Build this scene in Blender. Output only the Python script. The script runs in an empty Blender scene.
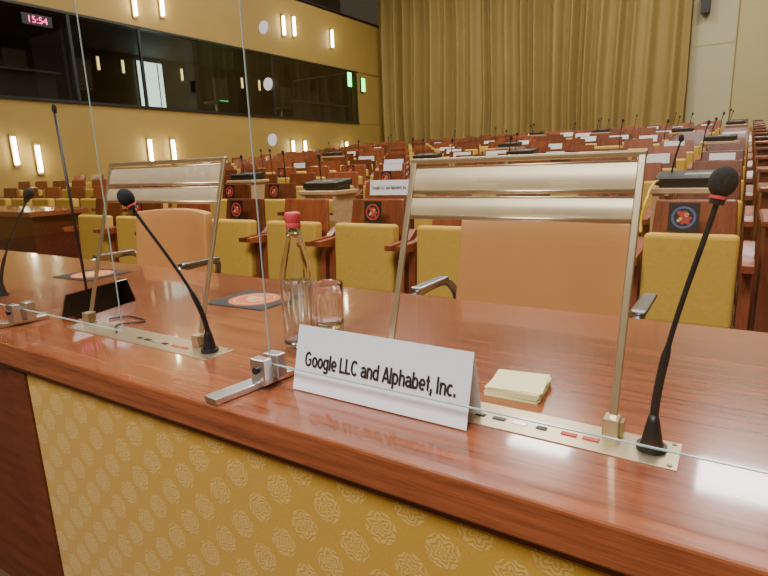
import bpy, bmesh, math, random
from mathutils import Matrix, Vector, Euler
random.seed(4)
S=bpy.context.scene
COL=S.collection

# ---------------------------------------------------------------- materials
def newmat(name):
    m=bpy.data.materials.new(name); m.use_nodes=True
    nt=m.node_tree; b=nt.nodes['Principled BSDF']
    return m,nt,b
def simple(name,col,rough=.5,metal=0,spec=.5,noise=0,scale=20,coat=0,emit=None,estr=0,bump=0,stretch=None):
    m,nt,b=newmat(name)
    b.inputs['Base Color'].default_value=(*col,1); b.inputs['Roughness'].default_value=rough
    b.inputs['Metallic'].default_value=metal; b.inputs['Specular IOR Level'].default_value=spec
    b.inputs['Coat Weight'].default_value=coat
    if emit:
        b.inputs['Emission Color'].default_value=(*emit,1); b.inputs['Emission Strength'].default_value=estr
    if noise or bump:
        tc=nt.nodes.new('ShaderNodeTexCoord'); n=nt.nodes.new('ShaderNodeTexNoise')
        n.inputs['Scale'].default_value=scale; n.inputs['Detail'].default_value=4
        if stretch:
            mp=nt.nodes.new('ShaderNodeMapping'); mp.inputs['Scale'].default_value=stretch
            nt.links.new(tc.outputs['Object'],mp.inputs['Vector']); nt.links.new(mp.outputs['Vector'],n.inputs['Vector'])
        else: nt.links.new(tc.outputs['Object'],n.inputs['Vector'])
        if noise:
            mx=nt.nodes.new('ShaderNodeMix'); mx.data_type='RGBA'
            mx.inputs['A'].default_value=(*[c*(1-noise) for c in col],1)
            mx.inputs['B'].default_value=(*[min(1,c*(1+noise)) for c in col],1)
            nt.links.new(n.outputs['Fac'],mx.inputs['Factor']); nt.links.new(mx.outputs['Result'],b.inputs['Base Color'])
        if bump:
            bp=nt.nodes.new('ShaderNodeBump'); bp.inputs['Strength'].default_value=bump; bp.inputs['Distance'].default_value=.002
            nt.links.new(n.outputs['Fac'],bp.inputs['Height']); nt.links.new(bp.outputs['Normal'],b.inputs['Normal'])
    return m
def wood(name,c1,c2,rough=.25,stretch=(1.2,14,14),scale=3,coat=.3,vary=0):
    m,nt,b=newmat(name)
    tc=nt.nodes.new('ShaderNodeTexCoord'); mp=nt.nodes.new('ShaderNodeMapping')
    mp.inputs['Scale'].default_value=stretch
    n=nt.nodes.new('ShaderNodeTexNoise'); n.inputs['Scale'].default_value=scale; n.inputs['Detail'].default_value=8; n.inputs['Roughness'].default_value=.65
    n2=nt.nodes.new('ShaderNodeTexNoise'); n2.inputs['Scale'].default_value=scale*7; n2.inputs['Detail'].default_value=3
    nt.links.new(tc.outputs['Object'],mp.inputs['Vector']); nt.links.new(mp.outputs['Vector'],n.inputs['Vector']); nt.links.new(mp.outputs['Vector'],n2.inputs['Vector'])
    ad=nt.nodes.new('ShaderNodeMath'); ad.operation='MULTIPLY_ADD'; ad.inputs[1].default_value=.45
    nt.links.new(n2.outputs['Fac'],ad.inputs[0]); nt.links.new(n.outputs['Fac'],ad.inputs[2])
    cr=nt.nodes.new('ShaderNodeValToRGB'); cr.color_ramp.elements[0].position=.50; cr.color_ramp.elements[1].position=.92
    cr.color_ramp.elements[0].color=(*c1,1); cr.color_ramp.elements[1].color=(*c2,1)
    nt.links.new(ad.outputs[0],cr.inputs['Fac'])
    if vary:
        oi=nt.nodes.new('ShaderNodeObjectInfo'); hs=nt.nodes.new('ShaderNodeHueSaturation')
        mr=nt.nodes.new('ShaderNodeMapRange'); mr.inputs['To Min'].default_value=1-vary; mr.inputs['To Max'].default_value=1+vary
        nt.links.new(oi.outputs['Random'],mr.inputs['Value']); nt.links.new(mr.outputs['Result'],hs.inputs['Value'])
        nt.links.new(cr.outputs['Color'],hs.inputs['Color']); nt.links.new(hs.outputs['Color'],b.inputs['Base Color'])
    else: nt.links.new(cr.outputs['Color'],b.inputs['Base Color'])
    b.inputs['Roughness'].default_value=rough; b.inputs['Coat Weight'].default_value=coat; b.inputs['Coat Roughness'].default_value=.06
    return m
M={}
M['desk']=wood('desk_wood',(.14,.034,.013),(.37,.105,.038),.23,(1.0,22,22),3,.8)
M['deskdark']=wood('dark_edge_wood',(.07,.014,.006),(.16,.035,.014),.35)
M['seatwood']=wood('seat_wood',(.12,.027,.011),(.29,.074,.028),.35,(10,10,1.5),2,.2,vary=.5)
M['endwood']=wood('end_wood',(.10,.022,.010),(.22,.054,.022),.35,(10,10,1.5),2,.2)
M['tanwood']=wood('tan_wood',(.55,.33,.16),(.72,.48,.25),.4)
M['mustard']=simple('mustard_fabric',(.66,.41,.06),.85,noise=.15,scale=60,bump=.3)
M['tan']=simple('tan_leather',(.56,.26,.08),.5,noise=.06,scale=12,bump=.1)
M['brass']=simple('brass',(.66,.54,.35),.30,.85,noise=.12,scale=30)
# satin brass sheet, partly see-through
def sheet():
    m,nt,b=newmat('satin_brass_sheet'); b.inputs['Base Color'].default_value=(.74,.62,.40,1); b.inputs['Metallic'].default_value=.35
    b.inputs['Roughness'].default_value=.38; b.inputs['Alpha'].default_value=.78
    return m
M['brassmatte']=sheet()
M['bracket']=simple('bracket_brass',(.34,.26,.13),.35,.75)
M['steel']=simple('brushed_steel',(.72,.71,.70),.28,1)
M['chrome']=simple('satin_chrome',(.45,.45,.45),.3,1)
M['black']=simple('black_plastic',(.012,.012,.013),.4)
M['foam']=simple('black_foam',(.012,.012,.015),.95,noise=.5,scale=300,bump=.8)
M['blackcard']=simple('black_card',(.012,.012,.014),.5)
M['white']=simple('white_paper',(.94,.95,1.0),.7)
M['yellow']=simple('yellow_paper',(.90,.84,.45),.8)
M['yellowcable']=simple('yellow_cable',(.85,.6,.03),.4)
M['ink']=simple('black_ink',(.008,.008,.008),.6)
M['red']=simple('red_plastic',(.70,.06,.09),.35)
M['orange']=simple('orange_print',(.75,.16,.05),.6)
M['redprint']=simple('red_print',(.55,.06,.04),.6)
M['blueprint']=simple('blue_print',(.10,.14,.32),.6)
M['ivory']=simple('ivory_print',(.80,.50,.22),.6)
M['disc']=simple('frosted_disc',(.75,.78,.78),.6)
M['carpet']=simple('carpet',(.10,.05,.018),.95,noise=.25,scale=40)
M['goldwall']=simple('gold_wall',(.38,.245,.055),.6,noise=.08,scale=3)
M['cream']=simple('cream_panel',(.48,.44,.26),.6)
M['creamwarm']=simple('warm_cream_wall',(.48,.40,.18),.6)
M['darkwall']=simple('dark_gallery',(.02,.02,.02),.7)
M['ceil']=simple('ceiling_paint',(.42,.38,.31),.8)
M['boothin']=simple('booth_interior',(.045,.048,.044),.7)
M['boothtrim']=simple('booth_counter',(.16,.12,.07),.5)
M['lamp']=simple('lamp_glow',(1,1,1),.5,emit=(1,.92,.62),estr=45)
M['lampreflect']=simple('lamp_reflection_dim',(1,1,1),.5,emit=(1,.8,.4),estr=4)
M['winglow']=simple('window_glow',(1,1,1),.5,emit=(.75,1,.85),estr=3.5)
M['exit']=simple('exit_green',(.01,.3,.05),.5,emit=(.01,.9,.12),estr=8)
M['led']=simple('led_pink',(.5,.0,.1),.5,emit=(1,.03,.3),estr=5)
def schlick(name,tint,f0=.035,k=.6):
    m=bpy.data.materials.new(name); m.use_nodes=True; nt=m.node_tree; nt.nodes.clear(); N=nt.nodes.new; L=nt.links.new
    o=N('ShaderNodeOutputMaterial'); t=N('ShaderNodeBsdfTransparent'); g=N('ShaderNodeBsdfGlossy')
    g.inputs['Roughness'].default_value=.01; t.inputs['Color'].default_value=(*tint,1)
    ge=N('ShaderNodeNewGeometry'); dp=N('ShaderNodeVectorMath'); dp.operation='DOT_PRODUCT'
    L(ge.outputs['Normal'],dp.inputs[0]); L(ge.outputs['Incoming'],dp.inputs[1])
    def mth(op,a,b):
        n=N('ShaderNodeMath'); n.operation=op
        for i,v in enumerate((a,b)):
            if v is None: continue
            if isinstance(v,(int,float)): n.inputs[i].default_value=v
            else: L(v,n.inputs[i])
        return n.outputs[0]
    c=mth('ABSOLUTE',dp.outputs['Value'],None); p=mth('POWER',mth('SUBTRACT',1,c),5)
    fac=mth('ADD',mth('MULTIPLY',p,(1-f0)*k),f0)
    mx=N('ShaderNodeMixShader'); L(fac,mx.inputs[0]); L(t.outputs[0],mx.inputs[1]); L(g.outputs[0],mx.inputs[2]); L(mx.outputs[0],o.inputs[0])
    return m
M['pane']=schlick('clear_pane',(.985,.992,.988),.05)
M['smoke']=schlick('smoky_acrylic',(.15,.13,.12),.05)
M['paneedge']=simple('pane_edge',(.45,.58,.55),.15,spec=.8)
M['boothglass']=schlick('booth_glass',(.65,.67,.65),.08)
M['water']=schlick('water',(.86,.92,.97),.06,.9)
def glassmat(name,ior,col):
    m,nt,b=newmat(name); b.inputs['Transmission Weight'].default_value=1; b.inputs['Roughness'].default_value=.0; b.inputs['IOR'].default_value=ior
    b.inputs['Base Color'].default_value=(*col,1); return m
M['glass']=glassmat('bottle_glass',1.45,(.99,1,1))
def fabric():
    m,nt,b=newmat('medallion_fabric'); N=nt.nodes.new; L=nt.links.new
    tc=N('ShaderNodeTexCoord'); sp=N('ShaderNodeSeparateXYZ'); L(tc.outputs['Object'],sp.inputs[0])
    def mth(op,a,bb=None,c=None):
        n=N('ShaderNodeMath'); n.operation=op
        for i,v in enumerate((a,bb,c)):
            if v is None: continue
            if isinstance(v,(int,float)): n.inputs[i].default_value=v
            else: L(v,n.inputs[i])
        return n.outputs[0]
    wb=N('ShaderNodeTexNoise'); wb.inputs['Scale'].default_value=90; wb.inputs['Detail'].default_value=2; L(tc.outputs['Object'],wb.inputs['Vector'])
    wob=mth('MULTIPLY',mth('SUBTRACT',wb.outputs['Fac'],.5),.014)
    px,pz=.090,.045
    def medal(ox,oz):
        u=mth('MULTIPLY',mth('SUBTRACT',mth('FRACT',mth('ADD',mth('DIVIDE',sp.outputs['X'],px),ox)),.5),px)
        v=mth('MULTIPLY',mth('SUBTRACT',mth('FRACT',mth('ADD',mth('DIVIDE',sp.outputs['Z'],pz*2),oz)),.5),pz*2)
        r=mth('SQRT',mth('ADD',mth('MULTIPLY',u,u),mth('MULTIPLY',v,v)))
        a=mth('ARCTAN2',v,u); r2=mth('ADD',r,wob)
        edge=mth('ADD',.0245,mth('MULTIPLY',mth('ABSOLUTE',mth('SINE',mth('MULTIPLY',a,6))),.0009))
        inside=mth('MINIMUM',1,mth('MAXIMUM',0,mth('MULTIPLY',mth('SUBTRACT',edge,r),1200)))
        rr=mth('SINE',mth('ADD',mth('MULTIPLY',r2,820),mth('MULTIPLY',mth('SINE',mth('MULTIPLY',a,6)),2.4)))
        line=mth('MINIMUM',1,mth('MAXIMUM',0,mth('ADD',mth('MULTIPLY',rr,1.2),.62)))
        return mth('MULTIPLY',inside,line)
    msk=mth('MAXIMUM',medal(0,0),medal(.5,.5))
    no=N('ShaderNodeTexNoise'); no.inputs['Scale'].default_value=350; L(tc.outputs['Object'],no.inputs['Vector'])
    mx=N('ShaderNodeMix'); mx.data_type='RGBA'; mx.inputs['A'].default_value=(.62,.35,.035,1); mx.inputs['B'].default_value=(.88,.64,.20,1)
    L(mth('MULTIPLY',msk,.50),mx.inputs['Factor'])
    m2=N('ShaderNodeMix'); m2.data_type='RGBA'; m2.blend_type='MULTIPLY'; m2.inputs['Factor'].default_value=.3
    L(mx.outputs['Result'],m2.inputs['A']); L(no.outputs['Fac'],m2.inputs['B']); L(m2.outputs['Result'],b.inputs['Base Color'])
    b.inputs['Roughness'].default_value=.5; b.inputs['Sheen Weight'].default_value=.2
    bp=N('ShaderNodeBump'); bp.inputs['Strength'].default_value=.4; bp.inputs['Distance'].default_value=.001; L(msk,bp.inputs['Height']); L(bp.outputs['Normal'],b.inputs['Normal'])
    return m
M['fabric']=fabric()
M['curtain']=simple('gold_curtain',(.31,.215,.06),.75,noise=.12,scale=2)

# ---------------------------------------------------------------- mesh builder
class MB:
    def __init__(s): s.bm=bmesh.new(); s.mats=[]
    def mi(s,k):
        if k not in s.mats: s.mats.append(k)
        return s.mats.index(k)
    def _merge(s,t,mat,mx,smooth):
        i=s.mi(mat)
        for f in t.faces: f.material_index=i; f.smooth=smooth
        t.transform(mx); me=bpy.data.meshes.new('tmp'); t.to_mesh(me); t.free(); s.bm.from_mesh(me); bpy.data.meshes.remove(me)
    def box(s,c,size,mat,rot=(0,0,0),bev=0,seg=2,taper=None):
        t=bmesh.new(); bmesh.ops.create_cube(t,size=1)
        for v in t.verts:
            v.co=Vector((v.co.x*size[0],v.co.y*size[1],v.co.z*size[2]))
            if taper and v.co.z>0: v.co.x*=taper
        if bev: bmesh.ops.bevel(t,geom=t.edges[:],offset=bev,segments=seg,affect='EDGES',profile=.5)
        s._merge(t,mat,Matrix.Translation(c)@Euler(rot).to_matrix().to_4x4(),False); return s
    def cyl(s,c,r,h,mat,r2=None,rot=(0,0,0),seg=24,smooth=True):
        t=bmesh.new(); bmesh.ops.create_cone(t,cap_ends=True,segments=seg,radius1=r,radius2=r if r2 is None else r2,depth=h)
        s._merge(t,mat,Matrix.Translation(c)@Euler(rot).to_matrix().to_4x4(),False)
        return s
    def sph(s,c,r,mat,sc=(1,1,1),rot=(0,0,0)):
        t=bmesh.new(); bmesh.ops.create_uvsphere(t,u_segments=24,v_segments=16,radius=r)
        for v in t.verts: v.co=Vector((v.co.x*sc[0],v.co.y*sc[1],v.co.z*sc[2]))
        s._merge(t,mat,Matrix.Translation(c)@Euler(rot).to_matrix().to_4x4(),True); return s
    def lathe(s,c,prof,mat,seg=40,ribs=None):
        t=bmesh.new(); rings=[]
        for n_,(r,z) in enumerate(prof):
            if r<1e-6: rings.append([t.verts.new((0,0,z))])
            else:
                rg=[]
                for i in range(seg):
                    a=2*math.pi*i/seg; rr=r
                    if ribs and n_ in ribs[2]: rr=r*(1+ribs[0]*math.cos(ribs[1]*a))
                    rg.append(t.verts.new((rr*math.cos(a),rr*math.sin(a),z)))
                rings.append(rg)
        for a,b in zip(rings,rings[1:]):
            for i in range(seg):
                j=(i+1)%seg
                if len(a)==1: t.faces.new((a[0],b[i],b[j]))
                elif len(b)==1: t.faces.new((a[i],a[j],b[0]))
                else: t.faces.new((a[i],a[j],b[j],b[i]))
        bmesh.ops.recalc_face_normals(t,faces=t.faces[:])
        s._merge(t,mat,Matrix.Translation(c),True); return s
    def tube(s,pts,rad,mat,seg=12):
        pts=[Vector(p) for p in pts]
        if not isinstance(rad,(list,tuple)): rad=[rad]*len(pts)
        t=bmesh.new(); rings=[]; up=Vector((0.3,1,.1)).normalized()
        for i,p in enumerate(pts):
            d=(pts[min(i+1,len(pts)-1)]-pts[max(i-1,0)]).normalized()
            x=up-d*up.dot(d); x.normalize(); y=d.cross(x); up=x
            rings.append([t.verts.new(p+rad[i]*(x*math.cos(2*math.pi*k/seg)+y*math.sin(2*math.pi*k/seg))) for k in range(seg)])
        for a,b in zip(rings,rings[1:]):
            for k in range(seg): t.faces.new((a[k],a[(k+1)%seg],b[(k+1)%seg],b[k]))
        t.faces.new(rings[0][::-1]); t.faces.new(rings[-1])
        s._merge(t,mat,Matrix(),True); return s
    def prism(s,pts,x0,x1,mat):
        t=bmesh.new(); A=[t.verts.new((x0,y,z)) for y,z in pts]; B=[t.verts.new((x1,y,z)) for y,z in pts]
        t.faces.new(A); t.faces.new(B[::-1])
        for i in range(len(pts)):
            j=(i+1)%len(pts); t.faces.new((A[i],B[i],B[j],A[j]))
        bmesh.ops.recalc_face_normals(t,faces=t.faces[:]); s._merge(t,mat,Matrix(),False); return s
    def ring(s,c,r1,r2,mat,mx=None,seg=32,wave=(0,1),sc=(1,1)):
        t=bmesh.new(); A=[];B=[]
        for i in range(seg):
            a=2*math.pi*i/seg; q=1+wave[0]*math.sin(wave[1]*a)
            A.append(t.verts.new((r1*math.cos(a)*sc[0],r1*math.sin(a)*sc[1],0))); B.append(t.verts.new((r2*q*math.cos(a)*sc[0],r2*q*math.sin(a)*sc[1],0)))
        for i in range(seg):
            j=(i+1)%seg; t.faces.new((A[i],B[i],B[j],A[j]))
        s._merge(t,mat,Matrix.Translation(c)@(mx or Matrix()),False); return s
    def obj(s,name,parent=None,loc=(0,0,0),rot=(0,0,0),label=None,cat=None,group=None,kind=None):
        me=bpy.data.meshes.new(name); s.bm.normal_update(); s.bm.to_mesh(me); s.bm.free()
        for k in s.mats: me.materials.append(M[k])
        o=bpy.data.objects.new(name,me); COL.objects.link(o); o.location=loc; o.rotation_euler=rot
        if parent: o.parent=parent
        tag(o,label,cat,group,kind); return o
def tag(o,label=None,cat=None,group=None,kind=None):
    if label: o['label']=label
    if cat: o['category']=cat
    if group: o['group']=group
    if kind: o['kind']=kind
def empty(name,loc,label,cat,group=None,rot=(0,0,0)):
    e=bpy.data.objects.new(name,None); e.empty_display_size=.1; e.location=loc; e.rotation_euler=rot; COL.objects.link(e); tag(e,label,cat,group); return e
def copy_tree(root,loc,rot=None,label=None):
    n=root.copy(); n.location=loc
    if rot is not None: n.rotation_euler=rot
    if label: n['label']=label
    COL.objects.link(n)
    def rec(src,dst):
        for ch in list(src.children):
            c=ch.copy(); c.parent=dst; c.matrix_parent_inverse=ch.matrix_parent_inverse.copy(); COL.objects.link(c); rec(ch,c)
    rec(root,n); return n
def text(body,size,mat,parent,loc,rot,name='lettering'):
    cu=bpy.data.curves.new('t','FONT'); cu.body=body; cu.size=size; cu.align_x='CENTER'; cu.align_y='CENTER'; cu.extrude=.0002
    to=bpy.data.objects.new('t',cu); COL.objects.link(to); bpy.context.view_layer.update()
    me=bpy.data.meshes.new_from_object(to.evaluated_get(bpy.context.evaluated_depsgraph_get())); bpy.data.objects.remove(to)
    me.materials.clear(); me.materials.append(M[mat])
    o=bpy.data.objects.new(name,me); COL.objects.link(o); o.location=loc; o.rotation_euler=rot
    if parent: o.parent=parent
    return o
# grotesque bold lettering drawn stroke by stroke
def arc(cx,cy,rx,ry,a0,a1,n=28):
    o=[]
    for i in range(n+1):
        a=math.radians(a0+(a1-a0)*i/n); c,s_=math.cos(a),math.sin(a); e=.92
        o.append((cx+rx*math.copysign(abs(c)**e,c),cy+ry*math.copysign(abs(s_)**e,s_)))
    return o
O_=arc(.235,.26,.165,.205,0,360,40)
GL={
 'G':([arc(.31,.36,.235,.30,42,312)+[(.52,.13),(.52,.34)],[(.59,.345),(.33,.345)]],.66),
 'o':([O_],.495),
 'g':([O_,[(.40,.52),(.40,-.02)]+arc(.240,-.02,.160,.12,0,-155,16)],.515),
 'l':([[(.080,0),(.080,.72)]],.200),
 'e':([[(.09,.255),(.42,.255)],arc(.235,.26,.165,.205,0,318)],.485),
 'L':([[(.085,0),(.085,.72)],[(.085,.065),(.46,.065)]],.485),
 'C':([arc(.30,.36,.225,.30,42,318)],.60),
 'a':([arc(.225,.345,.15,.118,165,0,16)+[(.385,.30),(.385,.10),(.415,0)],[(.38,.30),(.30,.28)]+arc(.205,.165,.13,.108,95,285,18)+[(.30,.08),(.38,.15)]],.485),
 'n':([[(.080,0),(.080,.52)],[(.080,.28)]+arc(.235,.325,.150,.14,165,0,18)+[(.385,0)]],.485),
 'd':([O_,[(.40,0),(.40,.72)]],.515),
 'A':([[(.065,0),(.295,.70)],[(.525,0),(.295,.70)],[(.14,.20),(.45,.20)]],.575),
 'p':([O_,[(.070,-.20),(.070,.52)]],.505),
 'h':([[(.080,0),(.080,.72)],[(.080,.28)]+arc(.235,.325,.150,.14,165,0,18)+[(.385,0)]],.485),
 'b':([O_,[(.070,0),(.070,.72)]],.505),
 't':([[(.145,.67),(.145,.14)]+arc(.215,.13,.07,.07,180,280,10),[(.01,.465),(.275,.465)]],.305),
 ',':([[(.085,.16),(.085,.0),(.04,-.13)]],.20),
 'I':([[(.095,0),(.095,.72)]],.23),
 'c':([arc(.235,.26,.165,.205,46,314)],.46),
 '.':([[(.085,0),(.085,.16)]],.18),
 ' ':([],.22)}
def grotesque(body,capheight,width,mat,parent,loc,rot,wt=.150):
    bm=bmesh.new(); x0=0; sy=capheight/.72; lay=0
    total=sum(GL[c][1] for c in body); sx=width/total
    for ch in body:
        for st in GL[ch][0]:
            lay+=1; pts=[Vector((x0+px,py)) for px,py in st]; closed=(pts[0]-pts[-1]).length<1e-4
            L_=[];R_=[]
            for i,p in enumerate(pts):
                if closed and i in (0,len(pts)-1): d=(pts[1]-pts[-2])
                elif i==0: d=pts[1]-pts[0]
                elif i==len(pts)-1: d=pts[-1]-pts[-2]
                else: d=(pts[i+1]-p).normalized()+(p-pts[i-1]).normalized()
                d.normalize(); n=Vector((-d.y,d.x))*wt/2
                n.y*=.74
                z=(lay%5)*.00001
                L_.append(bm.verts.new(((p.x+n.x-total/2)*sx,(p.y+n.y-.36)*sy,z))); R_.append(bm.verts.new(((p.x-n.x-total/2)*sx,(p.y-n.y-.36)*sy,z)))
            for i in range(len(pts)-1): bm.faces.new((R_[i],R_[i+1],L_[i+1],L_[i]))
        x0+=GL[ch][1]
    me=bpy.data.meshes.new('lettering'); bm.normal_update(); bm.to_mesh(me); bm.free(); me.materials.append(M[mat])
    o=bpy.data.objects.new('lettering',me); COL.objects.link(o); o.location=loc; o.rotation_euler=rot; o.parent=parent; return o
H=math.pi/2
# ---------------------------------------------------------------- camera
X=Vector((.8423,-.0880,.5319)).normalized(); Y=Vector((.5374,.2024,-.8187)); Y=(Y-X*X.dot(Y)).normalized(); Z=X.cross(Y)
R=Matrix((X,Y,Z)).to_4x4()
cam=bpy.data.cameras.new('camera'); cam.lens=25.78; cam.sensor_width=36; cam.clip_start=.02; cam.clip_end=100
co=bpy.data.objects.new('camera',cam); COL.objects.link(co); co.matrix_world=Matrix.Translation((0,0,1.095))@R; S.camera=co
def proj(p):
    q=Vector(p)-Vector((0,0,1.095)); cx=q.x*X.x+q.y*Y.x+q.z*Z.x; cy=q.x*X.y+q.y*Y.y+q.z*Z.y; d=-(q.x*X.z+q.y*Y.z+q.z*Z.z)
    return 384+550*cx/d,288-550*cy/d
# ---------------------------------------------------------------- room
NR=14; PITCH=1.03; RISE=.076; Y0=2.75; WX=-11.5; BY=18.2
def struct(mb,name,**k): return mb.obj(name,kind='structure',**k)
f=MB(); f.box((-1.2,6,-.05),(21,24.6,.1),'carpet')
for k in range(1,NR+1):
    y0=Y0-.44+PITCH*k
    f.box(((WX+1.5)/2,(y0+BY)/2,RISE*k-RISE/2),(1.5-WX,BY-y0,RISE),'carpet')
    f.box(((WX+1.5)/2,y0+.02,RISE*k-.01),(1.5-WX,.05,.024),'endwood')
struct(f,'floor')
w=MB(); w.box((WX-.1,6,1.27),(.2,24.6,2.54),'goldwall')
w.box((WX-.1,6,5.1),(.2,24.6,1.75),'goldwall')
w.box((WX-.1,17.35,3.4),(.2,1.9,1.7),'goldwall')
struct(w,'wall_left')
struct(MB().box((WX-3,5.2,3.4),(.1,22.6,2.2),'boothin'),'wall_booth')
struct(MB().box((WX-1.6,5.2,2.49),(2.8,22.6,.1),'boothin'),'floor_booth')
struct(MB().box((WX-1.6,5.2,4.35),(2.8,22.6,.1),'boothin'),'ceiling_booth')
for i,yy in enumerate((16.5,6.6)):
    struct(MB().box((WX-1.6,yy,3.4),(2.6,.06,1.7),'boothin'),'wall_booth_%d'%(i+1))
w=MB(); w.box((WX-2,6,7.0),(.2,24.6,2.2),'darkwall'); w.box((WX-1,6,5.95),(2,24.6,.1),'darkwall')
struct(w,'wall_gallery')
w=MB(); w.box((-1.2,BY+.1,4),(21,.2,8),'goldwall'); struct(w,'wall_back')
w=MB(); w.box((-1.0,BY-.04,3),(1.04,.08,6),'cream')
for z in (3.95,): w.box((-1.0,BY-.085,z),(1.04,.012,.03),'creamwarm')
w.box((-1.5,BY-.09,3),(.03,.02,6),'creamwarm'); w.box((-.48,BY-.09,3),(.03,.02,6),'creamwarm'); w.box((-1.0,BY-.085,6.6),(1.04,.1,1.2),'cream')
struct(w,'door_1')
w=MB(); w.box((1.3,BY-.03,4),(3.5,.06,8),'creamwarm'); struct(w,'trim_1')
w=MB(); w.box((9.2,6,4),(.2,24.6,8),'goldwall'); struct(w,'wall_right')
w=MB(); w.box((-1.2,-6.2,4),(21,.2,8),'goldwall'); struct(w,'wall_front')
w=MB(); w.box((-2.2,6,8.1),(23,24.6,.2),'ceil'); struct(w,'ceiling')
yb=[-3,1,6.6,8.15,12.3,16.4]
for i in range(5):
    w=MB(); w.box((WX+.0,(yb[i]+yb[i+1])/2,3.4),(.02,yb[i+1]-yb[i]-.08,1.66),'boothglass')
    w.box((WX+.01,yb[i+1]-.02,3.4),(.06,.06,1.7),'black'); struct(w,'window_%d'%(i+1))
w=MB(); w.box((WX+.015,6.7,2.56),(.07,19.5,.05),'black').box((WX+.015,6.7,4.235),(.07,19.5,.05),'black'); struct(w,'trim_2')
w=MB(); w.box((0,0,0),(.04,.85,1.62),'winglow').box((.025,.25,0),(.01,.03,1.6),'black').box((.025,-.43,0),(.02,.05,1.62),'black').box((.025,.43,0),(.02,.05,1.62),'black'); w.obj('booth_doorway',loc=(WX-2.92,10.42,3.352),label='pale glowing doorway window inside the interpreters booth',cat='window')
w=MB(); w.box((0,0,0),(.03,.30,.34),'exit').box((-.02,0,0),(.02,.34,.38),'black'); w.obj('exit_sign_glow',loc=(WX-2.91,13.05,3.45),label='green glowing panel added as an exit sign reflection in the booth glass',cat='sign',group='exit signs')  # green panel added behind the glass to imitate a reflected exit sign
for yy in (8.9,9.6,11.5,13.9,14.7):  # glowing tubes added in place of sconce reflections in the booth glass
    w=MB(); w.box((.02,0,0),(.04,.10,.40),'bracket').tube([(.06,0,-.16),(.06,0,.16)],.028,'lampreflect')
    w.obj('booth_lamp_reflection',loc=(WX-2.95,yy,3.95),label='dim glowing tube added as a sconce reflection in the booth glass',cat='wall lamp',group='booth lamp reflections')
for i,yy in enumerate((6.0,7.35,11.3,14.0,15.4)):
    w=MB(); w.box((0,0,.45),(.5,.5,.08),'boothtrim',bev=.03).box((.22,0,.8),(.08,.46,.6),'boothtrim',bev=.03).cyl((0,0,.22),.03,.42,'steel').cyl((0,0,.02),.25,.04,'black')
    w.obj('booth_chair',loc=(WX-1.3,yy,2.54),label='dark office chair inside the glazed interpreters booth',cat='chair',group='booth chairs')
for yy,ln in ((14.85,2.8),(3.6,5.6)):
    w=MB(); w.box((0,0,.58),(.5,ln,.04),'boothtrim').box((.1,0,.28),(.04,ln-.1,.56),'boothin')
    for q in (-.3,0,.3): w.box((0,q*ln,.66),(.2,.3,.10),'black',rot=(0,-.3,0),bev=.01)
    w.obj('booth_counter',loc=(WX-.45,yy,2.54),label='long counter with dark consoles inside the interpreters booth',cat='counter',group='booth counters')
# curtain
me=bmesh.new(); nx=900; rows=[]
for j,z in enumerate((1.17,3,5.5,7.95)):
    r=[]
    for i in range(nx+1):
        x=WX+.1+(9.85)*i/nx; ph=x*2*math.pi/.46+1.3*math.sin(x*1.7)+.7*math.sin(x*4.3)
        am=.14+.05*math.sin(x*1.3+2)+.03*math.sin(x*5.1)
        y=BY-.36+am*(math.sin(ph)+.25*math.sin(2*ph+1))+.05*math.sin(ph*.43+1+z*.12)
        r.append(me.verts.new((x+.04*math.sin(z*.8+x),y,z)))
    rows.append(r)
for a,b in zip(rows,rows[1:]):
    for i in range(nx): me.faces.new((a[i],a[i+1],b[i+1],b[i])).smooth=True
m_=bpy.data.meshes.new('curtain'); me.to_mesh(m_); me.free(); m_.materials.append(M['curtain'])
o=bpy.data.objects.new('curtain',m_); COL.objects.link(o); tag(o,'floor-length pleated golden curtain covering the end wall','curtain')
w=MB(); w.box((0,0,0),(.22,.2,.5),'black',bev=.02).cyl((0,-.105,-.1),.08,.02,'blackcard',rot=(H,0,0)).cyl((0,-.105,.12),.04,.02,'blackcard',rot=(H,0,0)).box((0,.1,0),(.08,.1,.08),'black')
w.obj('loudspeaker',loc=(-1.22,BY-.24,4.95),label='small black loudspeaker mounted on the pale end wall',cat='speaker')
for (yy,zz) in ((5.2,1.6),(5.6,1.45),(8.05,1.6),(8.67,1.6),(12.9,1.65),(13.45,1.65),(15.6,1.65),(8.1,4.72),(8.8,4.85),(12.85,5.1),(13.3,5.15),(15.1,5.1)):
    w=MB(); w.box((.02,0,0),(.04,.10,.60),'bracket').tube([(.07,0,-.25),(.07,0,.25)],.030,'lamp')
    w.obj('wall_sconce',loc=(WX,yy,zz),label='slim vertical glowing tube lamp on the golden wall',cat='wall lamp',group='wall sconces')
for (yy,zz) in ((15.95,3.95),(16.75,3.85)):
    w=MB(); w.box((.03,0,0),(.05,.24,.5),'black').box((.06,0,0),(.02,.2,.44),'exit'); w.obj('exit_sign_glow',loc=(WX,yy,zz),label='glowing green emergency exit sign on the wall',cat='sign',group='exit signs')
w=MB(); w.box((.03,0,0),(.05,.55,.2),'black',bev=.01); clk=w.obj('wall_clock',loc=(WX+.02,5.97,3.98),label='dark digital clock with pink glowing digits on the booth glass',cat='clock')
text('15:54',.17,'led',clk,(.058,0,0),(H,0,H))
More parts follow.
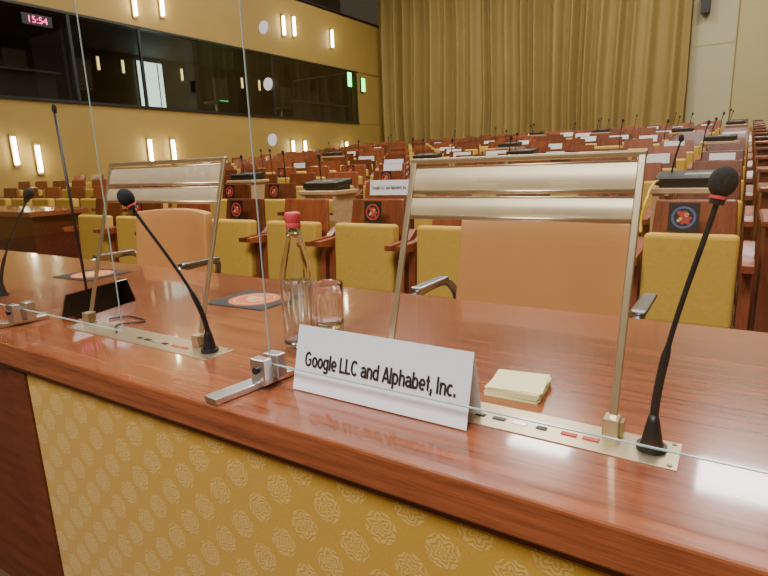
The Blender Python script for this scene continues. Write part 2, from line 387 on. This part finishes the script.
# ---------------------------------------------------------------- desk
e=empty('front_desk',(0,.88,0),'long glossy reddish wooden desk with gold medallion fabric front','desk')
MB().box((-1.1,.004,.725),(5.0,.762,.05),'desk',bev=.004).obj('desktop',e)
MB().box((-1.1,-.352,.692),(4.98,.02,.016),'deskdark').obj('edge_strip',e)
MB().box((.06,-.345,.34),(2.68,.02,.68),'fabric').obj('front_panel',e,label='gold fabric panel woven with round rosettes')
MB().box((-1.32,-.345,.34),(.08,.03,.68),'deskdark').box((-2.5,-.33,.34),(2.2,.02,.68),'deskdark').obj('side_panel',e)
MB().box((-1.1,.02,.35),(4.8,.02,.7),'deskdark').obj('inner_panel',e)
MB().box((-3.5,0,.35),(.05,.7,.7),'deskdark').obj('end_panel',e)
# ---------------------------------------------------------------- stations
T=.75
def control_plate(x0,x1,label):
    w=MB(); w.box(((x0+x1)/2,.67,T+.0005),(x1-x0,.068,.002),'brass',bev=.0006)
    for sx in (x0+.008,x1-.008):
        for yy in (.643,.697): w.cyl((sx,yy,T+.002),.003,.0015,'bracket',seg=12)
    o=w.obj('control_plate',label=label,cat='control panel',group='brass control plates')
    n=[(-.245,'black',.014),(-.218,'black',.018),(-.190,'steel',.02),(-.160,'black',.014),(-.125,'redprint',.020),(-.098,'redprint',.02)]
    for d,c,wd in n:
        MB().box((x1+d+.0,.663,T+.0022),(wd,.008,.0016),c,bev=.0005,seg=1).obj('button',o,label={'redprint':'red push button','black':'black push button','steel':'silver push button'}[c])
    return o
control_plate(-.46,-.033,'brass control plate with small push buttons beside the white card')
control_plate(-1.31,-.815,'brass control plate with push buttons near the black nameplate')
def stand(xl,xr,label,hs=1.0):
    cx=(xl+xr)/2; wd=xr-xl
    e=empty('document_stand',(cx,.69,T+.0016),label,'document stand','brass document stands')
    hh=.345*hs; L=math.hypot(.11,hh)
    for sx in (-wd/2,wd/2):
        MB().box((sx,.11*.5,hh*.5),(.010,.006,L),'brass',rot=(-math.atan2(.11,hh),0,0),bev=.0015,seg=2).obj('leg',e)
        MB().box((sx,0,.012),(.020,.024,.024),'brass',bev=.002).box((sx+.012,0,.012),(.004,.016,.018),'bracket').obj('foot',e)
    MB().box((0,.112,hh+.002),(wd+.012,.010,.009),'brass',bev=.003,seg=3).obj('top_rail',e)
    def slat(name,zt,zb,yt,yb):
        t=bmesh.new(); n=8; V=[]
        for i in range(n+1):
            q=i/n; z=zt+(zb-zt)*q; y=yt+(yb-yt)*q-.003*math.sin(math.pi*q)
            V.append((t.verts.new((-wd/2+.003,y,z)),t.verts.new((wd/2-.003,y,z))))
        for a,b in zip(V,V[1:]): t.faces.new((a[0],b[0],b[1],a[1]))
        w=MB(); w._merge(t,'brassmatte',Matrix(),True); w.tube([(-wd/2+.002,yb-.001,zb-.002),(wd/2-.002,yb-.001,zb-.002)],.0036,'brass',10)
        w.tube([(-wd/2+.002,yt,zt),(wd/2-.002,yt,zt)],.0018,'brass',8); w.obj(name,e)
    d=hh-.345
    slat('upper_slat',.337+d,.301+d,.110,.097)
    slat('lower_slat',.291+d,.263+d,.095,.085)
    return e
stand(-.452,-.112,'upright brass document stand with two slats behind the white card')
stand(-1.30,-.900,'upright brass document stand with two slats beside a leaning microphone',1.06)
def bez(p0,p1,p2,p3,n=24):
    o=[]
    for i in range(n+1):
        t=i/n; o.append(tuple((1-t)**3*a+3*(1-t)**2*t*b+3*(1-t)*t*t*c+t**3*d for a,b,c,d in zip(p0,p1,p2,p3)))
    return o
def mic(base,head,c1,label,hr=.0150,ring=False):
    e=empty('gooseneck_microphone',base,label,'microphone','desk microphones')
    MB().cyl((0,0,.003),.017,.006,'black').lathe((0,0,0),[(.013,.006),(.0115,.012),(.0075,.035),(.005,.045),(0,.045)],'black').obj('base',e)
    hd=Vector(head)-Vector(base); pts=bez((0,0,.03),c1,tuple(hd*.75+Vector((0,0,.01))),tuple(hd))
    n=len(pts); MB().tube(pts,[.0050 if i<n*.3 else .0030 for i in range(n)],'black').obj('gooseneck',e)
    d=(Vector(pts[-1])-Vector(pts[-3])).normalized(); q=d.to_track_quat('Z','Y').to_euler()
    MB().sph((0,0,0),hr,'foam',(1,1,1.2)).cyl((0,0,-.019),.0075,.010,'black').obj('foam_windscreen',e,loc=hd+d*.010,rot=q)
    if ring: MB().cyl((0,0,-.0165),.0086,.0035,'red').obj('indicator_ring',e,loc=hd+d*.010,rot=q,label='thin red indicator ring')
    return e
mic((-.064,.674,T+.0016),(-.019,.695,1.055),(.0,.0,.13),'black gooseneck microphone with foam windscreen on brass plate near white card',.014,True)
mic((-.85,.674,T+.0016),(-.943,.605,1.045),(.012,-.01,.12),'black gooseneck microphone bending over the brass stand',.0145,True)
mic((-1.86,.74,T),(-1.65,.76,1.045),(.02,0,.12),'black gooseneck microphone standing on bare desk wood',.013)
w=MB(); w.cyl((0,0,.004),.018,.008,'black').tube([(0,0,0),(-.02,0,.5)],.0036,'black').sph((-.0205,0,.512),.006,'foam',(1,1,2)); 
w.obj('slender_microphone',loc=(-1.45,.775,T),label='thin tall black stalk microphone standing on the desk',cat='microphone')
def spline(pts,n=6):
    c=[]
    for a in range(len(pts)-1):
        for k in range(n+(a==len(pts)-2)):
            t=k/n; p0=Vector(pts[max(a-1,0)]);p1=Vector(pts[a]);p2=Vector(pts[a+1]);p3=Vector(pts[min(a+2,len(pts)-1)])
            c.append(.5*((2*p1)+(p2-p0)*t+(2*p0-5*p1+4*p2-p3)*t*t+(3*p1-p0-3*p2+p3)*t**3))
    return c
MB().tube(spline([(-1.27,.72,T+.003),(-1.25,.76,T+.003),(-1.17,.75,T+.003),(-1.20,.70,T+.004),(-1.14,.66,T+.0045)]),.002,'black',8).obj('cable',label='thin black cable lying curled on the desk',cat='cable')
def clamp(x,label):
    e=empty('pane_clamp',(x,.585,T),label,'clamp','steel pane clamps')
    MB().box((-.012,0,.006),(.030,.160,.010),'steel',rot=(0,0,-.14),bev=.0015).obj('foot_bar',e)
    MB().box((.008,.002,.032),(.030,.020,.042),'steel',bev=.002).box((.008,.033,.032),(.030,.022,.042),'steel',bev=.002).cyl((.008,-.010,.036),.006,.006,'black',rot=(H,0,0)).obj('jaw',e,label='square steel jaws gripping the pane')
clamp(-.628,'brushed steel clamp foot gripping the clear screen beside the card')
clamp(-1.445,'brushed steel clamp foot gripping the clear screen beside the dark plate')
def pane(x0,x1,label,discs=None):
    e=empty('clear_screen',((x0+x1)/2,.6035,.789),label,'glass screen','clear protective screens'); wd=x1-x0
    MB().box((0,0,.38),(wd,.003,.76),'pane').obj('pane',e)
    MB().box((0,0,0),(wd,.003,.0014),'paneedge').box((-wd/2,0,.38),(.0012,.002,.76),'paneedge').box((wd/2,0,.38),(.0012,.002,.76),'paneedge').obj('edge',e)
    if discs:
        for z in discs:
            MB().cyl((-wd/2+.045,-.0032,z-.789+1.095),.0085,.001,'disc',rot=(H,0,0),seg=28).obj('sticker',e,label='round frosted white sticker')
pane(-.616,.42,'tall clear protective screen with round frosted dots standing on the desk',(.19,.1165,.041))
pane(-1.85,-1.02,'tall clear protective screen standing on the desk')
# name card
e=empty('name_card',(-.4265,.636,T+.0018),'folded white card with bold black lettering propped on the desk','name card')
t=bmesh.new(); hw=.1505
ring=[(-.026,0),(0,.100),(.026,0)]
A=[t.verts.new((-hw,y,z)) for y,z in ring]; B=[t.verts.new((hw,y,z)) for y,z in ring]
for i in range(2): t.faces.new((A[i],B[i],B[i+1],A[i+1]))
me_=bpy.data.meshes.new('card'); t.to_mesh(me_); t.free(); me_.materials.append(M['white'])
o=bpy.data.objects.new('card',me_); COL.objects.link(o); o.parent=e; md=o.modifiers.new('s','SOLIDIFY'); md.thickness=.0006; md.offset=-1
ang=math.atan2(.1,.026)
grotesque('Google LLC and Alphabet, Inc.',.0235,.262,'ink',e,(.000,-.0142,.0500),(ang,0,0))
w=MB()
for i in range(12):
    w.box((random.uniform(-.0012,.0012),random.uniform(-.0012,.0012),.0008+i*.0013),(.080,.078,.0012),'yellow',rot=(0,0,random.uniform(-.05,.05)+(.12 if i==11 else 0)))
w.obj('note_pad',loc=(-.262,.772,T),rot=(0,0,.05),label='small stack of pale yellow sticky notes on the desk',cat='sticky notes')
# bottle
e=empty('water_bottle',(-.715,.79,T),'clear glass water bottle with red screw cap','bottle')
MB().lathe((0,0,0),[(0,.004),(.026,.001),(.0330,.006),(.0340,.02),(.0330,.06),(.0340,.115),(.0335,.138),(.0300,.162),(.0225,.188),(.0155,.213),(.0130,.236),(.0145,.238),(.0145,.243),(.0125,.244),(.0125,.25),(.0105,.25),(.0108,.235),(.0135,.212),(.0205,.187),(.0280,.161),(.0315,.137),(.0320,.115),(.0310,.06),(.0320,.02),(.0305,.009),(0,.008)],'glass',seg=96,ribs=(.012,18,(4,5))).obj('bottle_body',e)
MB().lathe((0,0,0),[(0,.0085),(.0298,.0095),(.0310,.02),(.0300,.06),(.0310,.115),(.0308,.130),(.0296,.132),(0,.132)],'water').obj('water',e)
w=MB(); w.lathe((0,0,0),[(0,.264),(.0135,.264),(.0146,.261),(.0146,.246),(.0140,.2455),(.0140,.2445),(.0148,.243),(.0148,.236),(.0142,.235)],'red',seg=96,ribs=(.03,24,(2,3))); w.obj('cap',e,label='ribbed red screw cap')
w=MB(); w.lathe((0,0,0),[(0,.002),(.027,0),(.030,.006),(.0305,.03),(.0315,.07),(.0325,.080),(.0335,.105),(.0330,.107),(.0318,.105),(.0305,.07),(.0285,.03),(.028,.018),(0,.016)],'glass',seg=96,ribs=(.035,12,(2,3,4)))
w.obj('drinking_glass',loc=(-.722,.89,T),label='clear ribbed drinking glass next to the bottle',cat='glass')
e=empty('black_nameplate',(-1.40,.777,T),'smoky dark nameplate standing angled beneath the brass stand','nameplate',rot=(0,0,H+.24))
MB().box((0,.012,.03),(.20,.003,.066),'smoke',rot=(.35,0,0)).obj('plate',e); MB().box((0,-.012,.028),(.20,.003,.066),'smoke',rot=(-.35,0,0)).obj('plate',e)
for x,y in ((-1.09,1.03),(-1.93,1.06)):
    w=MB(); w.box((0,0,.001),(.20,.17,.002),'blackcard')
    o=w.obj('seat_marker_mat',loc=(x,y,T),rot=(0,0,.06),label='black mat with orange circle emblem lying on the desk',cat='sign',group='desk emblem mats')
    w=MB(); w.ring((0,0,.0024),.0001,.070,'orange').ring((0,0,.0027),.052,.057,'ivory').ring((-.012,.008,.0028),.0001,.020,'ivory',wave=(.3,3)).ring((.016,-.014,.0028),.0001,.016,'ivory',wave=(.35,2)).ring((.014,.022,.0029),.006,.013,'ivory',wave=(.2,4)); w.obj('emblem',o,label='red-orange disc emblem with pale figure')
# ---------------------------------------------------------------- tan chairs
def tan_chair(loc):
    e=empty('office_chair',loc,'tan leather armchair with steel arms tucked behind the desk','chair','tan office chairs')
    t=bmesh.new(); nx,nz=12,10; F=[];Bk=[]
    for j in range(nz+1):
        z=.40+.53*j/nz; r1=[];r2=[]
        for i in range(nx+1):
            u=-1+2*i/nx; hw=.262-.012*(j/nz)**2
            y=-.05*(u*u)+.06*(j/nz)
            r1.append(t.verts.new((u*hw,y-.02,z-.012*u*u*(j/nz)))); r2.append(t.verts.new((u*hw,y+.025,z-.012*u*u*(j/nz))))
        F.append(r1);Bk.append(r2)
    for j in range(nz):
        for i in range(nx):
            t.faces.new((F[j][i],F[j][i+1],F[j+1][i+1],F[j+1][i])); t.faces.new((Bk[j][i+1],Bk[j][i],Bk[j+1][i],Bk[j+1][i+1]))
        t.faces.new((F[j][0],F[j+1][0],Bk[j+1][0],Bk[j][0])); t.faces.new((F[j][nx],Bk[j][nx],Bk[j+1][nx],F[j+1][nx]))
    for i in range(nx):
        t.faces.new((F[0][i],Bk[0][i],Bk[0][i+1],F[0][i+1])); t.faces.new((F[nz][i],F[nz][i+1],Bk[nz][i+1],Bk[nz][i]))
    for f_ in t.faces: f_.smooth=True
    me=bpy.data.meshes.new('back'); t.to_mesh(me); t.free(); me.materials.append(M['tan'])
    o=bpy.data.objects.new('backrest',me); COL.objects.link(o); o.parent=e
    md=o.modifiers.new('b','BEVEL'); md.width=.008; md.segments=2; md.limit_method='ANGLE'
    MB().box((0,-.24,.45),(.50,.46,.09),'tan',bev=.03,seg=3).obj('seat',e)
    for sx in (-1,1):
        x=sx*.31
        MB().tube(bez((x*.84,.01,.60),(x*.92,.02,.715),(x,-.0,.715),(x,-.06,.715))+bez((x,-.06,.715),(x,-.28,.715),(x,-.29,.68),(x,-.27,.60))+bez((x,-.27,.60),(x,-.25,.5),(x*.8,-.2,.46),(x*.7,-.18,.44)),.013,'chrome').box((x,-.11,.724),(.038,.20,.014),'chrome',bev=.006).obj('armrest',e,label='flat curved grey steel armrest')
    MB().cyl((0,-.22,.24),.03,.36,'chrome').obj('column',e)
    w=MB()
    for k in range(5):
        a=k*2*math.pi/5; w.box((.15*math.cos(a),-.22+.15*math.sin(a),.075),(.30,.035,.025),'chrome',rot=(0,0,a)).sph((.28*math.cos(a),-.22+.28*math.sin(a),.028),.028,'black')
    w.obj('star_base',e)
    return e
c1=tan_chair((-.495,1.62,0))
copy_tree(c1,(-2.22,1.62,0))
# ---------------------------------------------------------------- auditorium seats
PX=.6
ARM=[(.02,0),(.26,0),(.30,.62),(.24,.70),(.19,.70),(.12,.65),(-.10,.64),(-.10,.61),(.05,.59)]
BW=(.46,.026,.47); BC=(0,.193,.653); BT=.84
def seat_parts(q=1):
    e=empty('auditorium_seat',(0,0,-50),'fold-up auditorium seat with mustard cushion and red wooden back','seat','auditorium seats')
    MB().box((0,.06,.535),(.44*q,.09,.42),'mustard',rot=(-.06,0,0),bev=.022,seg=3).obj('folded_cushion',e,label='folded mustard fabric cushion')
    MB().box(BC,(BW[0]*q,BW[1],BW[2]),'seatwood',rot=(-.13,0,0),bev=.010,taper=BT).obj('backrest',e,label='red wooden backrest')
    for sx in (-1,1):
        c=sx*(.262*q); MB().prism(ARM,c-.022,c+.022,'seatwood').obj('armrest',e)
    return e
def seat_small(q=1):
    w=MB(); w.box((0,.06,.535),(.44*q,.09,.42),'mustard',rot=(-.06,0,0),bev=.02,seg=1).box(BC,(BW[0]*q,BW[1],BW[2]),'seatwood',rot=(-.13,0,0),taper=BT)
    for sx in (-1,1): w.prism(ARM,sx*.262*q-.022,sx*.262*q+.022,'seatwood')
    return w.obj('auditorium_seat',label='fold-up auditorium seat with mustard cushion and red wooden back',cat='seat',group='auditorium seats')
T_={('p',0):seat_parts(.86),('p',1):seat_parts(),('s',0):seat_small(.86),('s',1):seat_small()}
used=set(); SEAT={}
MISS={(2,5),(7,7),(5,9),(1,9),(9,8),(3,6),(11,9),(6,6),(4,10)}
def sx_(i): return -.175 if i==0 else -.15-PX*i
for k in range(NR):
    y=Y0+PITCH*k; z=RISE*k
    for i in range(20):
        x=sx_(i)
        if x<WX+.5 or (i,k) in MISS: continue
        if k==0 and x<-5.2: continue
        u,v=proj((x+.3,y,z+.8))
        if u<-5: continue
        key=('p' if k<4 else 's',0 if i==0 else 1); src=T_[key]
        if key not in used: src.location=(x,y,z); used.add(key); n=src
        elif key[0]=='p': n=copy_tree(src,(x,y,z))
        else: n=src.copy(); n.location=(x,y,z); COL.objects.link(n)
        SEAT[(i,k)]=n
for k in range(NR):
    w=MB(); w.box((.09,.17,.40),(.17,.46,.80),'endwood',bev=.006,seg=1).box((.09,.15,.815),(.20,.54,.03),'seatwood',bev=.006,seg=1).box((.10,-.16,.10),(.15,.16,.20),'endwood',bev=.006,seg=1)
    w.obj('row_end_panel',loc=(.09,Y0+PITCH*k,RISE*k),label='stepped dark wooden pedestal closing a seat row by the aisle',cat='panel',group='row end panels')
w=MB(); w.box((0,0,.77),(2.0,.55,.05),'desk',bev=.006).box((0,-.22,.38),(1.9,.04,.74),'deskdark').box((-.92,0,.38),(.04,.45,.74),'deskdark').box((.92,0,.38),(.04,.45,.74),'deskdark')
w.obj('side_desk',loc=(-6.4,2.75,0),label='dark reddish wooden desk beside the first seat row',cat='desk')
def placard(i,k):
    x=-.15-PX*i; y=Y0+PITCH*k; z=RISE*k; rp='blueprint' if (i,k)==(0,0) else 'redprint'
    w=MB(); w.box((0,0,.065),(.125,.004,.13),'blackcard'); o=w.obj('seat_marker_sign',loc=(x+(-.06 if i==0 else .05),y+.072,z+.752),rot=(-.10,0,0),label='black card with round emblem propped on a seat',cat='sign',group='seat marker signs')
    mr=Matrix.Rotation(H,4,'X')
    w=MB(); w.ring((0,-.0028,.065),.040,.050,rp,mr).ring((-.006,-.003,.078),.0001,.018,'redprint',mr,wave=(.35,3)).ring((.008,-.0031,.056),.0001,.022,'redprint',mr,wave=(.3,5)).ring((-.016,-.0032,.054),.0001,.010,'ivory',mr,wave=(.3,2)).ring((.012,-.0033,.076),.004,.009,'ivory',mr,wave=(.2,3)); w.obj('emblem',o,label='round figure emblem in red and %s'%('blue' if rp=='blueprint' else 'ivory'))
for i,k in ((0,0),(3,0),(5,0),(7,0),(6,1),(7,1),(9,1),(1,1),(2,2),(5,2),(8,2),(10,2),(4,3),(7,3),(12,3),(9,3)): placard(i,k)
def paper(i,k,wd=.28,ht=.09,txt=False,dx=0):
    if (i,k) not in SEAT: return
    x=sx_(i)+dx; y=Y0+PITCH*k; z=RISE*k
    w=MB(); w.box((0,0,0),(wd,.002,ht),'white')
    o=w.obj('paper_sign',loc=(x,y+.188,z+.835),rot=(-.13,0,random.uniform(-.03,.03)),label='small white paper sign fixed on a wooden seat back',cat='sign',group='paper signs')
    if txt: grotesque('Google LLC and Alphabet, Inc.',.030,wd*.9,'ink',o,(0,-.0020,0),(H,0,0))
paper(4,1,.38,.125,True,.06)
for i,k in ((6,3),(10,4),(3,4),(7,6),(1,5),(4,6),(0,7),(12,3),(2,9),(8,9),(5,10),(12,7),(9,5),(6,8),(3,8),(1,11),(8,12),(11,10),(0,3),(5,5),(0,10),(3,12),(6,11),(13,9),(8,7),(2,7),(4,8),(2,11),(7,4),(1,3),(6,5)): paper(i,k,random.uniform(.18,.34),random.uniform(.06,.10),dx=random.uniform(-.04,.04))
def rowmic(i,k,h):
    if (i,k) not in SEAT: return
    w=MB(); w.box((0,0,.008),(.036,.04,.016),'black').tube(bez((0,0,.01),(0,0,h*.5),(.01,-.02,h*.8),(.04,-.06,h)),.006,'black',8).sph((.042,-.062,h+.01),.018,'foam',(1,1,1.5))
    w.obj('microphone',parent=SEAT[(i,k)],loc=(-.262*(.86 if i==0 else 1),.215,.70),label='thin black gooseneck microphone')
for i,k,h in ((7,2,.42),(3,3,.4),(9,3,.42),(11,4,.4),(0,4,.4),(5,4,.38),(2,6,.45),(7,5,.4),(10,6,.4),(4,8,.42),(0,8,.42),(6,9,.42),(1,10,.42),(9,9,.42),(3,11,.45),(11,8,.4),(7,11,.42),(13,10,.42),(0,12,.42),(2,13,.42),(5,13,.42),(1,6,.4),(8,10,.4),(4,11,.4)): rowmic(i,k,h)
def console(i,k,xo=.3,h=.84,cable=False):
    x=-.15-PX*i-xo; y=Y0+PITCH*k+.62; z=RISE*(k+1) if k>=0 else 0
    w=MB(); w.box((0,0,h-.015),(.38,.28,.03),'tanwood',bev=.004,seg=1).box((-.15,0,h/2-.015),(.035,.24,h-.03),'tanwood').box((.15,0,h/2-.015),(.035,.24,h-.03),'tanwood').box((0,0,h*.75),(.27,.02,.04),'tanwood')
    w.obj('console_table',loc=(x,y,z),label='slim pale wooden stand between seat rows',cat='table',group='console stands')
    e=empty('interpreter_console',(x,y,z+h+.001),'black audio console with small buttons on a pale stand','console','audio consoles')
    MB().box((0,0,.046),(.32,.22,.048),'black',rot=(.12,0,0),bev=.01).box((0,0,.014),(.28,.20,.028),'black').obj('housing',e)
    MB().box((.03,-.03,.0665),(.12,.06,.004),'steel',rot=(.12,0,0)).obj('keypad',e)
    MB().tube(bez((-.1,.05,.03),(-.1,.05,.10),(-.08,.02,.18),(-.06,-.01,.24)),.005,'black',8).sph((-.06,-.01,.25),.014,'foam',(1,1,1.4)).obj('microphone_stalk',e)
    if cable: MB().tube(spline([(-.13,-.06,.03),(-.15,-.15,.035),(-.15,-.36,.0),(-.15,-.405,-.025),(-.155,-.465,-.06),(-.165,-.475,-.14),(-.16,-.50,-.19)],8),.006,'yellowcable',8).obj('cable',e,label='bright yellow cable')
for i,k,xo,h,c in ((4,0,.12,.85,False),(0,0,.08,.85,True),(7,1,.25,.84,False),(3,3,.25,.84,False),(4,5,.55,.84,False),(0,4,.1,.84,False),(1,7,.15,.84,False),(6,10,.55,.84,False),(4,9,.05,.84,False),(10,5,.45,.84,False),(0,9,.05,.84,False),(5,3,.3,.84,False)):
    console(i,k,xo,h,c)
# ---------------------------------------------------------------- lights
def area(loc,sx,sy,power,col=(1,.95,.88),rot=(0,0,0)):
    l=bpy.data.lights.new('ceiling_and_fill_light','AREA'); l.shape='RECTANGLE'; l.size=sx; l.size_y=sy; l.energy=power; l.color=col
    o=bpy.data.objects.new('ceiling_and_fill_light',l); COL.objects.link(o); o.location=loc; o.rotation_euler=rot
for x,p in ((-8.5,170),(-4,290),(.5,290)):
    for y in (3.5,8.5,14): area((x,y,7.9),1.6,1.6,p)
area((-.5,-2.2,5.0),3,1.6,370,(1,.97,.95),(.55,0,0))  # fill light added above and behind the camera to brighten desk front and card
wd=bpy.data.worlds.new('world'); S.world=wd; wd.use_nodes=True; wd.node_tree.nodes['Background'].inputs[0].default_value=(1,.85,.65,1); wd.node_tree.nodes['Background'].inputs[1].default_value=.05
